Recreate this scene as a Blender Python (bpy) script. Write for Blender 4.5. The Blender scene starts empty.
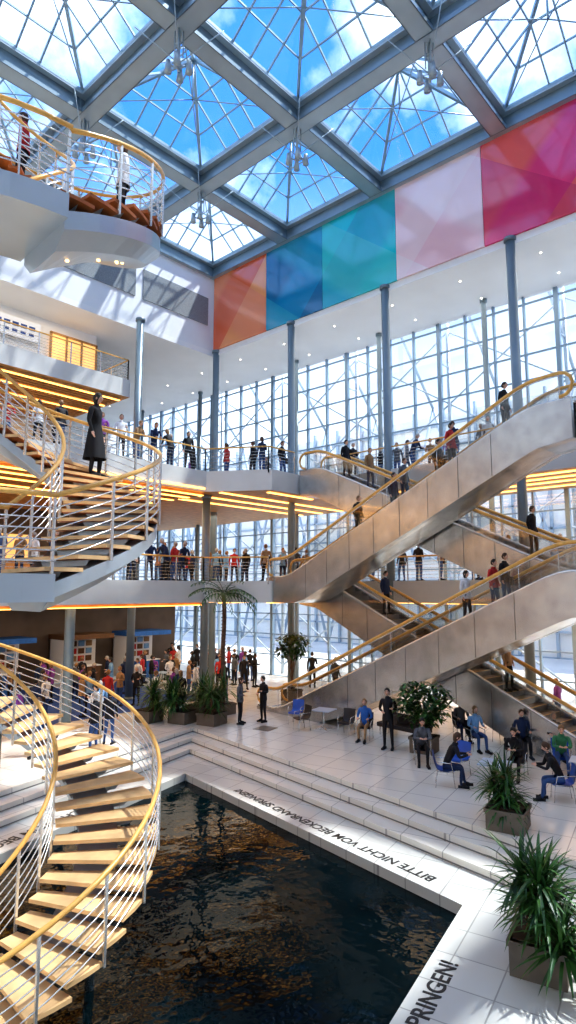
import bpy, math, random
from mathutils import Vector, Matrix
random.seed(4)
SC=bpy.context.scene
COL=SC.collection
# ---------------------------------------------------------------- materials
MATS={}
def mat(name,col,rough=.5,metal=0,emit=0,ecol=None,bump=None,var=None,spec=None,alpha=None):
    if name in MATS: return MATS[name]
    m=bpy.data.materials.new(name); m.use_nodes=True
    nt=m.node_tree; b=nt.nodes['Principled BSDF']
    b.inputs['Base Color'].default_value=(*col,1); b.inputs['Roughness'].default_value=rough
    b.inputs['Metallic'].default_value=metal
    if spec is not None: b.inputs['Specular IOR Level'].default_value=spec
    if emit:
        b.inputs['Emission Color'].default_value=(*(ecol or col),1); b.inputs['Emission Strength'].default_value=emit
    if var:
        sc,amt=var
        tc=nt.nodes.new('ShaderNodeTexCoord'); n=nt.nodes.new('ShaderNodeTexNoise'); n.inputs['Scale'].default_value=sc
        r=nt.nodes.new('ShaderNodeValToRGB')
        r.color_ramp.elements[0].position=.3; r.color_ramp.elements[1].position=.7
        r.color_ramp.elements[0].color=(*[max(0,c*(1-amt)) for c in col],1)
        r.color_ramp.elements[1].color=(*[min(1,c*(1+amt)) for c in col],1)
        nt.links.new(tc.outputs['Object'],n.inputs['Vector']); nt.links.new(n.outputs['Fac'],r.inputs['Fac'])
        nt.links.new(r.outputs['Color'],b.inputs['Base Color'])
    MATS[name]=m; return m
def tiles(name,c1,c2,mortar,w,hh,rough=.3,rot=0,scale=1,offset=0,ms=.012):
    m=mat(name,c1,rough); nt=m.node_tree; b=nt.nodes['Principled BSDF']
    tc=nt.nodes.new('ShaderNodeTexCoord'); mp=nt.nodes.new('ShaderNodeMapping'); mp.inputs['Rotation'].default_value=(0,0,rot)
    br=nt.nodes.new('ShaderNodeTexBrick'); br.offset=offset
    br.inputs['Color1'].default_value=(*c1,1); br.inputs['Color2'].default_value=(*c2,1); br.inputs['Mortar'].default_value=(*mortar,1)
    br.inputs['Scale'].default_value=scale; br.inputs['Brick Width'].default_value=w; br.inputs['Row Height'].default_value=hh; br.inputs['Mortar Size'].default_value=ms
    nt.links.new(tc.outputs['Object'],mp.inputs['Vector']); nt.links.new(mp.outputs['Vector'],br.inputs['Vector']); nt.links.new(br.outputs['Color'],b.inputs['Base Color'])
    return m
WHITE=mat('white_plaster',(.86,.87,.88),.6,var=(.6,.03))
SOFF=mat('soffit_white',(.92,.92,.91),.6,var=(.5,.03))
GREYP=mat('perforated_panel',(.27,.29,.30),.5,var=(30,.25))
STEEL=mat('roof_steel',(.22,.29,.33),.35,.35,var=(1,.06))
STEELL=mat('girder_flange',(.42,.50,.54),.35,.3,var=(1,.06))
STEELW=mat('painted_steel_light',(.55,.63,.70),.4,.1,var=(1,.05))
BRUSH=mat('brushed_steel',(.57,.575,.57),.27,.85,var=(2,.14))
BRUSHD=mat('brushed_steel_dark',(.20,.20,.20),.4,.6,var=(2,.1))
CHROME=mat('rail_steel',(.78,.78,.76),.25,.75,var=(5,.05))
COLM=mat('column_paint',(.20,.26,.30),.35,.2,var=(1,.06))
MULL=mat('mullion_paint',(.25,.35,.45),.4,.1,var=(1,.05))
GOLD=mat('wood_handrail',(.78,.44,.12),.3,0,var=(6,.12))
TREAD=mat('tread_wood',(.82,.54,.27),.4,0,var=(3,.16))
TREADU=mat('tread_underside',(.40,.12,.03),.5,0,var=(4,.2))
SLATW=mat('slat_wood',(.50,.27,.10),.5,0,var=(3,.2))
BELLY=mat('stair_belly',(.50,.56,.60),.3,.4,var=(1,.06))
DARK=mat('dark_metal',(.03,.03,.035),.4,.2,var=(3,.2))
STEPM=mat('escalator_step',(.16,.13,.11),.4,.5,var=(8,.25))
GLOW=mat('warm_light_strip',(1,.55,.15),.5,0,3.0,(1,.48,.11),var=(2,.05))
GLOWW=mat('white_lamp',(1,.93,.8),.5,0,5,(1,.9,.75),var=(2,.02))
GLOWD=mat('warm_downlight',(1,.7,.4),.5,0,2.2,(1,.6,.25),var=(2,.02))
ROOM=mat('warm_lit_room',(.8,.5,.2),.6,0,.6,(1,.55,.18),var=(.8,.3))
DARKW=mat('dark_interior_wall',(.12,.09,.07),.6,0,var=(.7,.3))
BLUEC=mat('blue_carpet',(.02,.07,.28),.7,var=(3,.2))
BLACK=mat('lettering_black',(.02,.02,.02),.5,var=(3,.1))
FLOOR=tiles('terrace_tiles',(.80,.77,.70),(.75,.72,.65),(.45,.43,.40),1.0,1.0,.20,rot=math.radians(-11))
DECK=tiles('deck_tiles',(.62,.62,.58),(.55,.55,.52),(.32,.32,.30),.8,.8,.3,rot=math.radians(-11))
STEPST=tiles('step_stone',(.76,.73,.66),(.69,.66,.60),(.38,.36,.33),1.1,1.1,.35,rot=math.radians(-11))
SLABF=mat('slab_fascia',(.66,.65,.62),.5,.1,var=(1,.05))
UPFL=mat('gallery_floor',(.45,.40,.34),.4,var=(1,.1))
OUTG=mat('paving_outside',(.75,.73,.70),.8,var=(.2,.1))
def glassmat(name,col,fac,rough=.05):
    m=bpy.data.materials.new(name); m.use_nodes=True; nt=m.node_tree; nt.nodes.clear()
    o=nt.nodes.new('ShaderNodeOutputMaterial'); t=nt.nodes.new('ShaderNodeBsdfTransparent'); g=nt.nodes.new('ShaderNodeBsdfGlossy'); mx=nt.nodes.new('ShaderNodeMixShader')
    t.inputs['Color'].default_value=(*col,1); g.inputs['Roughness'].default_value=rough; mx.inputs[0].default_value=fac
    nt.links.new(t.outputs[0],mx.inputs[1]); nt.links.new(g.outputs[0],mx.inputs[2]); nt.links.new(mx.outputs[0],o.inputs[0])
    return m
GLASS=glassmat('window_glass',(.95,.97,.98),.05)
RGLASS=glassmat('skylight_glass',(.85,.93,1),.04)
BGLASS=glassmat('balustrade_glass',(.80,.80,.78),.12)
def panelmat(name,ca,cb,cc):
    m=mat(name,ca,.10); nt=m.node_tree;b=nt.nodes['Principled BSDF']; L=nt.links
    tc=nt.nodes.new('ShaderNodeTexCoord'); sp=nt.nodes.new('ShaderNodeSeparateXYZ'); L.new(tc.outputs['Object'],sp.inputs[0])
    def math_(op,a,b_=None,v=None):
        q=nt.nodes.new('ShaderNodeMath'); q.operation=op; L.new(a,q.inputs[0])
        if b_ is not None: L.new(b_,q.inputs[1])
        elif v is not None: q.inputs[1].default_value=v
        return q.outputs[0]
    def painted_reflection(s,k,width,ofs):  # diagonal bands that paint roof reflections into the panel's print colour
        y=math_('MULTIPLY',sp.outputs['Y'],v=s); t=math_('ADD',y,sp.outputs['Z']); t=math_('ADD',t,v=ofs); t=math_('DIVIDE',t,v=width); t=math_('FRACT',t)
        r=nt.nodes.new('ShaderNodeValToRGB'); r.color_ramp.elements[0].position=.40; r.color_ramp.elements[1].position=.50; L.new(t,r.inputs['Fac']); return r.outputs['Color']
    f1=painted_reflection(1.15,0,7.3,1.0); f2=painted_reflection(-.8,0,6.1,3.0)
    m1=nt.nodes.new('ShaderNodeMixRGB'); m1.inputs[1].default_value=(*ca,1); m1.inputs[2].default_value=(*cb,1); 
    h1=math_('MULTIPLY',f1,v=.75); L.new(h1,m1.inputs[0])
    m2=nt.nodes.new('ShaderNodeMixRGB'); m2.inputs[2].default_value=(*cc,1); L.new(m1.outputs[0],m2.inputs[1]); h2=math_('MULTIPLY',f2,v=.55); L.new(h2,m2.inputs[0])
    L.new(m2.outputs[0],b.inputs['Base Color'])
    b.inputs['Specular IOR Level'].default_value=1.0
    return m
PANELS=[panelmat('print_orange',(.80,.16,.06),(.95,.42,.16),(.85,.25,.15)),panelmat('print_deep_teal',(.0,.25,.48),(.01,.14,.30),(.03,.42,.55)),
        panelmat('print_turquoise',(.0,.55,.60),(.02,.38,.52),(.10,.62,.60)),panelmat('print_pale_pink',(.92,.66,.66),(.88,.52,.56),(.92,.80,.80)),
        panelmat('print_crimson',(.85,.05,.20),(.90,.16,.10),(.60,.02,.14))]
WATER=mat('pool_water',(.001,.005,.007),.03); nt=WATER.node_tree;b=nt.nodes['Principled BSDF']
b.inputs['IOR'].default_value=1.33; b.inputs['Specular IOR Level'].default_value=.13; b.inputs['Specular Tint'].default_value=(.35,.80,1,1)
n=nt.nodes.new('ShaderNodeTexNoise'); n.inputs['Scale'].default_value=1.4; n.inputs['Detail'].default_value=3
tc=nt.nodes.new('ShaderNodeTexCoord'); bp=nt.nodes.new('ShaderNodeBump'); bp.inputs['Strength'].default_value=.3; bp.inputs['Distance'].default_value=.09
nt.links.new(tc.outputs['Object'],n.inputs['Vector']); nt.links.new(n.outputs['Fac'],bp.inputs['Height']); nt.links.new(bp.outputs['Normal'],b.inputs['Normal'])

# ---------------------------------------------------------------- mesh builder
class MB:
    def __init__(s): s.v=[];s.f=[];s.m=[];s.sm=[]
    def add(s,vs,fs,m=0,sm=False):
        o=len(s.v); s.v.extend([tuple(q) for q in vs])
        for f in fs: s.f.append(tuple(i+o for i in f)); s.m.append(m); s.sm.append(sm)
    def box(s,a,b,m=0):
        x0,y0,z0=a;x1,y1,z1=b
        s.add([(x0,y0,z0),(x1,y0,z0),(x1,y1,z0),(x0,y1,z0),(x0,y0,z1),(x1,y0,z1),(x1,y1,z1),(x0,y1,z1)],
              [(0,3,2,1),(4,5,6,7),(0,1,5,4),(1,2,6,5),(2,3,7,6),(3,0,4,7)],m)
    def prism(s,poly,z0,z1,m=0,mt=None,mb=None):
        n=len(poly); vs=[(x,y,z0) for x,y in poly]+[(x,y,z1) for x,y in poly]
        o=len(s.v); s.v.extend(vs)
        s.f.append(tuple(o+i for i in reversed(range(n)))); s.m.append(m if mb is None else mb); s.sm.append(False)
        s.f.append(tuple(o+n+i for i in range(n))); s.m.append(m if mt is None else mt); s.sm.append(False)
        for i in range(n):
            j=(i+1)%n; s.f.append((o+i,o+j,o+n+j,o+n+i)); s.m.append(m); s.sm.append(False)
    def path(s,pts,rs,n=6,m=0,close=True,sm=True):
        pts=[Vector(p) for p in pts]
        if not hasattr(rs,'__len__'): rs=[rs]*len(pts)
        rings=[]; 
        for i,p in enumerate(pts):
            t=(pts[min(i+1,len(pts)-1)]-pts[max(i-1,0)])
            if t.length<1e-7: t=Vector((0,0,1))
            t.normalize(); up=Vector((0,0,1)) if abs(t.z)<.95 else Vector((1,0,0))
            a=t.cross(up).normalized(); b=a.cross(t)
            rings.append([p+(a*math.cos(2*math.pi*k/n)+b*math.sin(2*math.pi*k/n))*rs[i] for k in range(n)])
        vs=[q for r in rings for q in r]; fs=[]
        for i in range(len(pts)-1):
            for k in range(n):
                k2=(k+1)%n; fs.append((i*n+k,i*n+k2,(i+1)*n+k2,(i+1)*n+k))
        if close: fs.append(tuple(range(n))[::-1]); fs.append(tuple((len(pts)-1)*n+k for k in range(n)))
        s.add(vs,fs,m,sm)
    def tube(s,a,b,r,n=6,m=0): s.path([a,b],r,n,m)
    def bar(s,a,b,w,hh,m=0):
        a=Vector(a);b=Vector(b);t=(b-a).normalized(); up=Vector((0,0,1)) if abs(t.z)<.95 else Vector((1,0,0))
        x=t.cross(up).normalized()*w/2; y=x.cross(t).normalized()*hh/2
        s.add([a-x-y,a+x-y,a+x+y,a-x+y,b-x-y,b+x-y,b+x+y,b-x+y],[(0,3,2,1),(4,5,6,7),(0,1,5,4),(1,2,6,5),(2,3,7,6),(3,0,4,7)],m)
    def ell(s,c,r,m=0,nu=12,nv=8,fn=None):
        vs=[];fs=[]
        for j in range(nv+1):
            th=math.pi*j/nv
            for i in range(nu):
                ph=2*math.pi*i/nu
                q=Vector((math.sin(th)*math.cos(ph),math.sin(th)*math.sin(ph),math.cos(th)))
                if fn: q=fn(q)
                vs.append((c[0]+q.x*r[0],c[1]+q.y*r[1],c[2]+q.z*r[2]))
        for j in range(nv):
            for i in range(nu):
                i2=(i+1)%nu; fs.append((j*nu+i,(j+1)*nu+i,(j+1)*nu+i2,j*nu+i2))
        s.add(vs,fs,m,True)
    def mesh(s,name,mats):
        me=bpy.data.meshes.new(name); me.from_pydata(s.v,[],s.f)
        for m in mats: me.materials.append(m)
        me.polygons.foreach_set('material_index',s.m); me.polygons.foreach_set('use_smooth',s.sm); me.update(); return me
    def obj(s,name,mats,parent=None,loc=None,rot=0):
        o=bpy.data.objects.new(name,s.mesh(name,mats)); COL.objects.link(o)
        if parent: o.parent=parent
        if loc: o.location=loc
        if rot: o.rotation_euler=(0,0,rot)
        return o
def empty(name,loc=(0,0,0),rot=0):
    o=bpy.data.objects.new(name,None); o.empty_display_size=.2; COL.objects.link(o); o.location=loc; o.rotation_euler=(0,0,rot); return o

L1,L2,L3,TOP,RF=5.6,10.6,15.8,19.4,24.4
XW=23.6; XG=28.5; YW=27.3; YB=46
# ---------------------------------------------------------------- pool + floors
PL=Vector((12.95,16.0));PR=Vector((11.15,5.75));PN=Vector((3.5,4.2));PM=Vector((3.3,13.4))
def off(line_a,line_b,d):
    t=(line_b-line_a).normalized(); nrm=Vector((t.y,-t.x)); return line_a+nrm*d,t
def inter(p,t,q,u):
    d=t.x*u.y-t.y*u.x; w=q-p; k=(w.x*u.y-w.y*u.x)/d; return p+t*k
def corner(d1,d2=None):
    d2=d1 if d2 is None else d2
    a,t=off(PR,PL,d1); b,u=off(PL,PM,d2); return inter(a,t,b,u)
tB=(PL-PR).normalized(); tL=(PM-PL).normalized()
def outline(d):
    a,t=off(PR,PL,d); c=corner(d); b,u=off(PL,PM,d)
    yr=-9.0; k=(yr-a.y)/t.y; pr=a+t*k
    xl=-6.5; k2=(xl-b.x)/u.x; pl=b+u*k2
    return pr,c,pl
levels=[(2.25,0.0),(1.75,-.17),(1.25,-.34)]
mb=MB()
pr,c,pl=outline(2.25)
mb.prism([(XG+4,-9),(XG+4,YB),(-6.5,YB),tuple(pl),tuple(c),tuple(pr)],-1.2,0.0)
mb.obj('floor',[FLOOR])
for i,(d,z) in enumerate(levels[1:]):
    pr2,c2,pl2=outline(d); pr1,c1,pl1=outline(levels[i][0])
    mb=MB()
    mb.prism([tuple(pr1),tuple(c1),tuple(c2),tuple(pr2)],-1.2,z)
    mb.prism([tuple(c1),tuple(pl1),tuple(pl2),tuple(c2)],-1.2,z)
    mb.obj('stone_step',[STEPST])
pr3,c3,pl3=outline(1.25)
mb=MB(); Z=-.51
mb.prism([tuple(pr3),tuple(c3),tuple(PL),tuple(PR)],-1.4,Z)
mb.prism([tuple(c3),tuple(pl3),(-6.5,tuple(PM)[1]-2.0),tuple(PM),tuple(PL)],-1.4,Z)
mb.prism([tuple(PR),tuple(PN),(-6.5,4.0),(-6.5,-9),tuple(pr3)],-1.4,Z)
mb.prism([tuple(PM),(-6.5,tuple(PM)[1]-2.0),(-6.5,4.0),tuple(PN)],-1.4,Z)
mb.obj('pool_deck_floor',[DECK])
mb=MB()
for d,z in levels:
    a_,c_,b_=outline(d)
    for p,q in ((a_,c_),(c_,b_)):
        mb.bar((p.x,p.y,z-.14),(q.x,q.y,z-.14),.012,.03)
mb.obj('step_joint_trim',[BRUSHD])
mb=MB(); mb.prism([tuple(PL),tuple(PM),tuple(PN),tuple(PR)],-1.3,-.72); mb.obj('pool_water',[WATER])
def text(s,c,rot,size,name='deck_lettering'):
    cu=bpy.data.curves.new(name,'FONT'); cu.body=s; cu.size=size; cu.align_x='CENTER'; cu.align_y='CENTER'; cu.extrude=.002; cu.space_character=1.0; cu.offset=.006
    o=bpy.data.objects.new(name,cu); COL.objects.link(o); o.location=(c[0],c[1],Z+.005); o.rotation_euler=(0,0,rot); cu.materials.append(BLACK)
T="BITTE NICHT VOM BECKENRAND SPRINGEN!"
nB=Vector((tB.y,-tB.x)); m1=PR+tB*4.5+nB*.38; text(T,m1,math.atan2(tB.y,tB.x),.35)
nL=Vector((tL.y,-tL.x)); m2=(PL*.35+PM*.65)+nL*.45; text(T,m2,math.atan2(tL.y,tL.x),.40)
tR=(PR-PN).normalized(); nR=Vector((tR.y,-tR.x)); m3=PR-tR*5.7+nR*.32; text(T,m3,math.atan2(tR.y,tR.x),.38)
mb=MB(); mb.box((-.35,-.35,0),(.35,.35,.012)); mb.obj('floor_hatch',[BRUSHD],loc=(17.5,16.9,0),rot=.19)

# ---------------------------------------------------------------- shell
mb=MB(); mb.box((-6.9,-9.4,-1),(-6.5,YB,RF)); mb.obj('wall_west',[WHITE])
mb=MB(); mb.box((-6.9,-9.4,-1),(XG+.4,-9,RF)); mb.obj('wall_south',[WHITE])
mb=MB(); mb.box((-6.9,YB,-1),(XG+.4,YB+.4,TOP)); mb.obj('wall_end',[WHITE])
mb=MB(); mb.box((-6.5,YW,TOP),(XW,YW+.4,RF+.2)); 
for xa,xb in ((18.5,23.1),(13.3,18.0),(8.1,12.8),(2.9,7.6)):
    mb.box((xa,YW-.06,20.9),(xb,YW,22.6),1)
mb.obj('wall_north',[WHITE,GREYP])
mb=MB(); mb.box((XW,-9,TOP),(XW+.4,YW+.4,RF+.2)); mb.obj('wall_east',[WHITE])
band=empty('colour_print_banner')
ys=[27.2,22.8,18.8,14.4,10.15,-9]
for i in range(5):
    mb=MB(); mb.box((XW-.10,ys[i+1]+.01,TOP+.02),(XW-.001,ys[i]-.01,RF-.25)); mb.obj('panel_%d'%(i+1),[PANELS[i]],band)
mb=MB()
mb.box((XW,-9,TOP-.3),(XG+.2,YB,TOP)); mb.box((-6.5,YW,TOP-.3),(XW,YB,TOP))
mb.obj('ceiling',[SOFF])
mb=MB()
for k in range(14):
    for x in (25.0,27.2): 
        mb.path([(x,-6+k*3.6,TOP-.30),(x,-6+k*3.6,TOP-.32)],.04,10)
mb.obj('soffit_downlights',[GLOWW])
def slab(name,z,poly,th=.95):
    mb=MB(); mb.prism(poly,z-th,z,0,1,2); return mb.obj(name,[SLABF,UPFL,SLATW])
west=[(-6.5,21.5),(18.3,21.5),(19.9,18.9),(XW-.1,18.9),(XW-.1,5.0),(18.0,5.0),(18.0,-9),(XG-.1,-9),(XG-.1,YB),(-6.5,YB)]
slab('gallery_slab',L1,west); slab('gallery_slab',L2,west)
slab('gallery_slab',L3,[(-6.5,26.4),(17.3,26.4),(17.3,YB),(-6.5,YB)],.9)
mb=MB()
for z in (L1,L2):
    zz=z-1.06
    for dy in (.30,1.3,2.5,4.1,6.0):
        mb.box((-6,21.5+dy,zz-.03),(18.4,21.5+dy+.20,zz))
    zz=z-.96
    for dx in (.4,1.4,2.4,3.6):
        mb.box((XW+dx,-8.5,zz-.03),(XW+dx+.2,18.5,zz))
    mb.box((20.2,19.3,zz-.03),(23.3,19.5,zz))
    for dy in (21,22.5,24): mb.box((18.8,dy,zz-.03),(28,dy+.2,zz))
zz=L3-1.01
for dy in (.4,1.8,3.4): mb.box((-6,26.4+dy,zz-.03),(17,26.4+dy+.14,zz))
mb.box((-6,21.46,L2-.86),(18.2,21.5,L2-.78)) 
mb.obj('soffit_light_strips',[GLOW])
mb=MB()
for z in (L1,L2):
    zz=z-.96
    y=21.9
    while y<33: mb.box((-6.3,y,zz-.10),(18.5,y+.08,zz-.0)); y+=.32
zz=L3-.91; y=26.7
while y<33: mb.box((-6.3,y,zz-.10),(17,y+.08,zz)); y+=.32
mb.obj('wood_slat_soffit',[SLATW])
def backwall(name,x0,x1,y,z0,z1,m): 
    mb=MB(); mb.box((x0,y,z0),(x1,y+.2,z1)); return mb.obj(name,[m])
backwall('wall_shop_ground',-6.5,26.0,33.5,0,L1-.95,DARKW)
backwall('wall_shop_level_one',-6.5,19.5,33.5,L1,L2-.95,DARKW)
backwall('wall_shop_level_two',-6.5,17.3,33.5,L2,L3-.9,mat('tan_plaster',(.62,.54,.42),.6,var=(.6,.08)))  # warm tan plaster with slight random variation
backwall('wall_level_three',-6.5,17.3,29.8,L3,TOP-.3,WHITE)
w=empty('window_1',(15.9,29.7,L3)); mb=MB(); mb.box((-1.3,-.05,.6),(1.3,.03,2.6)); mb.obj('lit_pane',[ROOM],w)
mb=MB()
for x in (-1.3,-.43,.43,1.3): mb.box((x-.05,-.12,.55),(x+.05,0,2.65))
mb.box((-1.35,-.12,.5),(1.35,0,.6)); mb.box((-1.35,-.12,2.6),(1.35,0,2.7)); mb.obj('frame',[SLATW],w)
w=empty('wall_sign',(12.9,29.6,L3+2.3)); mb=MB(); mb.box((-1.9,-.05,-.5),(1.1,.03,.5)); mb.obj('board',[mat('sign_white',(.80,.86,.95),.5,var=(2,.02))],w)
mb=MB()
for k in range(6): mb.box((-1.6+k*.42,-.07,.05),(-1.3+k*.42,-.05,.25)); mb.box((-1.6+k*.42,-.07,-.25),(-1.35+k*.42,-.05,-.12))
mb.obj('letters',[BLUEC],w)
# ---------------------------------------------------------------- columns
COLS=[]
def column(x,y,z0,z1,r=.2):
    COLS.append((x,y))
    mb=MB(); mb.path([(x,y,z0),(x,y,z1)],r,18); 
    mb.path([(x,y,z0),(x,y,z0+.12)],r*1.25,18); mb.path([(x,y,z1-.15),(x,y,z1)],r*1.3,18)
    mb.obj('column',[COLM])
for y in (27.0,21.0,15.1,9.1,3.0,-3): column(XW-.02,y,0,TOP-.02,.19)
for x,y,z1 in ((19.0,22.3,L2-.95),(12.3,22.3,L2-.95),(5.6,22.3,L2-.95)): column(x,y,0,z1,.19)
for x in (17.6,10.5,3.5): column(x,26.1 if x>17 else 26.9,0,TOP-.3,.19)
for y in (40,33,24,18,12,6,0): column(27.4,y,0,TOP-.3,.13)

# ---------------------------------------------------------------- glazed facade
win=empty('window_facade')
mb=MB(); y=-9.0
k=0
while y<=YB:
    w_=.09 if k%4 else .2
    mb.box((XG-.08,y-w_/2,0),(XG+.12,y+w_/2,TOP-.3)); y+=1.5; k+=1
z=0
while z<TOP: mb.box((XG-.05,-9,z-.03),(XG+.09,YB,z+.03)); z+=1.25
mb.obj('mullions',[MULL],win)
mb=MB(); mb.box((XG+.01,-9,0),(XG+.02,YB,TOP-.3)); mb.obj('panes',[GLASS],win)
mb=MB()
for k in range(10):
    y0=-9+k*6
    for z0 in (0.5,6,11,15):
        mb.tube((XG+1.0,y0,z0),(XG+1.0,y0+6,z0+4),.05); mb.tube((XG+1.0,y0+6,z0),(XG+1.0,y0,z0+4),.05)
    mb.tube((XG+1.0,y0,0),(XG+1.0,y0,TOP+1),.11,8)
    for z0 in range(2,20,3): mb.tube((XG,y0,z0),(XG+1.0,y0,z0),.04)
mb.obj('bracing',[STEELW],win)
hall=empty('exhibition_hall')
X2=50; mb=MB(); mb.box((X2,-40,0),(X2+20,100,21)); mb.obj('body',[mat('hall_cladding',(.97,.92,.86),.3,.0,var=(.15,.08))],hall)
mb=MB()
y=-40
while y<100: mb.box((X2-.3,y-.10,0),(X2,y+.10,21.5)); y+=3
for z in range(0,22,2): mb.box((X2-.3,-40,z-.08),(X2,100,z+.08))
y=-40
while y<96:
    mb.tube((X2-2,y,0),(X2-2,y+6,21),.14); mb.tube((X2-2,y+6,0),(X2-2,y,21),.14); y+=6
for k in range(24): mb.tube((X2-2,-40+k*6,21),(X2-8,-40+k*6,27),.13)
mb.obj('frame',[mat('hall_frame',(.40,.48,.56),.4,.1,var=(1,.1))],hall)
mb=MB(); mb.box((XG+4,-200,-.3),(260,260,-.02)); mb.obj('ground_outside',[OUTG])

# ---------------------------------------------------------------- roof
roof=empty('glass_roof')
xs=[XW-6.05*i for i in range(6)]; yy=[27.4-6.05*i for i in range(7)]
mb=MB()
for x in xs:
    mb.box((x-.12,yy[-1],RF-.35),(x+.12,yy[0],RF+.35)); mb.box((x-.36,yy[-1],RF+.30),(x+.36,yy[0],RF+.42),1); mb.box((x-.33,yy[-1],RF-.45),(x+.33,yy[0],RF-.35),1)
    for s in (-.33,.33): mb.box((x+s-.02,yy[-1],RF-.45),(x+s+.02,yy[0],RF-.28))
for y in yy:
    mb.box((xs[-1],y-.12,RF-.35),(xs[0],y+.12,RF+.35)); mb.box((xs[-1],y-.36,RF+.31),(xs[0],y+.36,RF+.43),1); mb.box((xs[-1],y-.33,RF-.44),(xs[0],y+.33,RF-.34),1)
    for s in (-.33,.33): mb.box((xs[-1],y+s-.02,RF-.44),(xs[0],y+s+.02,RF-.28))
mb.obj('girders',[STEEL,STEELL],roof)
gl=MB(); mu=MB()
for i in range(len(xs)-1):
    for j in range(len(yy)-1):
        x1,x0=xs[i]-.3,xs[i+1]+.3; y1,y0=yy[j]-.3,yy[j+1]+.3; zb=RF+.45; A=Vector(((x0+x1)/2,(y0+y1)/2,zb+2.1))
        cs=[Vector((x0,y0,zb)),Vector((x1,y0,zb)),Vector((x1,y1,zb)),Vector((x0,y1,zb))]
        for k in range(4):
            p,q=cs[k],cs[(k+1)%4]; gl.add([p,q,A],[(0,1,2)]); mu.bar(p,A,.12,.16); mu.bar(p,q,.14,.14)
            for t in (1/3,2/3):
                e=p.lerp(q,t); m_=p.lerp(q,.5); dirv=A-m_
                fr=min(t,1-t)*2
                mu.bar(e,e+dirv*fr,.06,.08)
            mu.bar(p.lerp(q,.5),A,.06,.08)
            for h_ in (.33,.66): mu.bar(p.lerp(A,h_),q.lerp(A,h_),.05,.07)
        B=Vector((A.x,A.y,zb+.25)); mu.tube(A,B,.04)
        for k in range(4): mu.tube(cs[k],B,.025,5)
mu.obj('skylight_bars',[mat('skylight_bar_paint',(.30,.42,.50),.4,.2,var=(1,.05))],roof); gl.obj('skylight_glass',[RGLASS],roof)
for i in range(1,5):
    for j in range(1,6):
        x,y=xs[i],yy[j]
        e=empty('hanging_spotlight_cluster',(x,y,RF-.45)); mb=MB()
        mb.tube((0,0,0),(0,0,-1.5),.05); 
        for k in range(4):
            a=k*math.pi/2+.78; c_,s_=math.cos(a),math.sin(a)
            mb.tube((0,0,-1.4),(c_*.35,s_*.35,-1.25),.03); mb.path([(c_*.35,s_*.35,-1.10),(c_*.35,s_*.35,-1.55)],[.08,.13],8)
            mb.tube((0,0,-1.2),(c_*1.5,s_*1.5,.1),.02,5)
            mb.tube((c_*.14,s_*.14,0),(c_*.14,s_*.14,-1.0),.025,5)
            mb.tube((c_*.14,s_*.14,-.5),(-s_*.14,c_*.14,-.5),.02,5)
        mb.obj('fitting',[STEELL],e)

# ---------------------------------------------------------------- railings
def railing(pts,z,name='balcony_railing',rods=6,glow=False):
    e=empty(name); mb=MB(); hb=MB()
    for a,b in zip(pts[:-1],pts[1:]):
        a=Vector((a[0],a[1],z));b=Vector((b[0],b[1],z)); L=(b-a).length; n=max(1,int(L/1.5))
        for i in range(n+1):
            p=a.lerp(b,i/n); mb.bar(p-Vector((0,0,.15)),p+Vector((0,0,1.02)),.04,.05)
        for k in range(rods): mb.tube(a+Vector((0,0,.12+k*.14)),b+Vector((0,0,.12+k*.14)),.011,5)
        hb.tube(a+Vector((0,0,1.05)),b+Vector((0,0,1.05)),.035,8)
    mb.obj('posts_and_rods',[CHROME],e); hb.obj('handrail',[GOLD],e)
edge=[(-6.4,21.56),(18.27,21.56),(19.8,19.0)]
for z in (L1,L2):
    railing(edge,z)
railing([(19.8,19.0),(21.55,19.0)],L2)
railing([(XW-.02,18.8),(XW-.02,5.1)],L1); railing([(XW-.02,18.8),(XW-.02,5.1)],L2)
railing([(-6.4,26.46),(17.2,26.46),(17.2,29.5)],L3)

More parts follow.
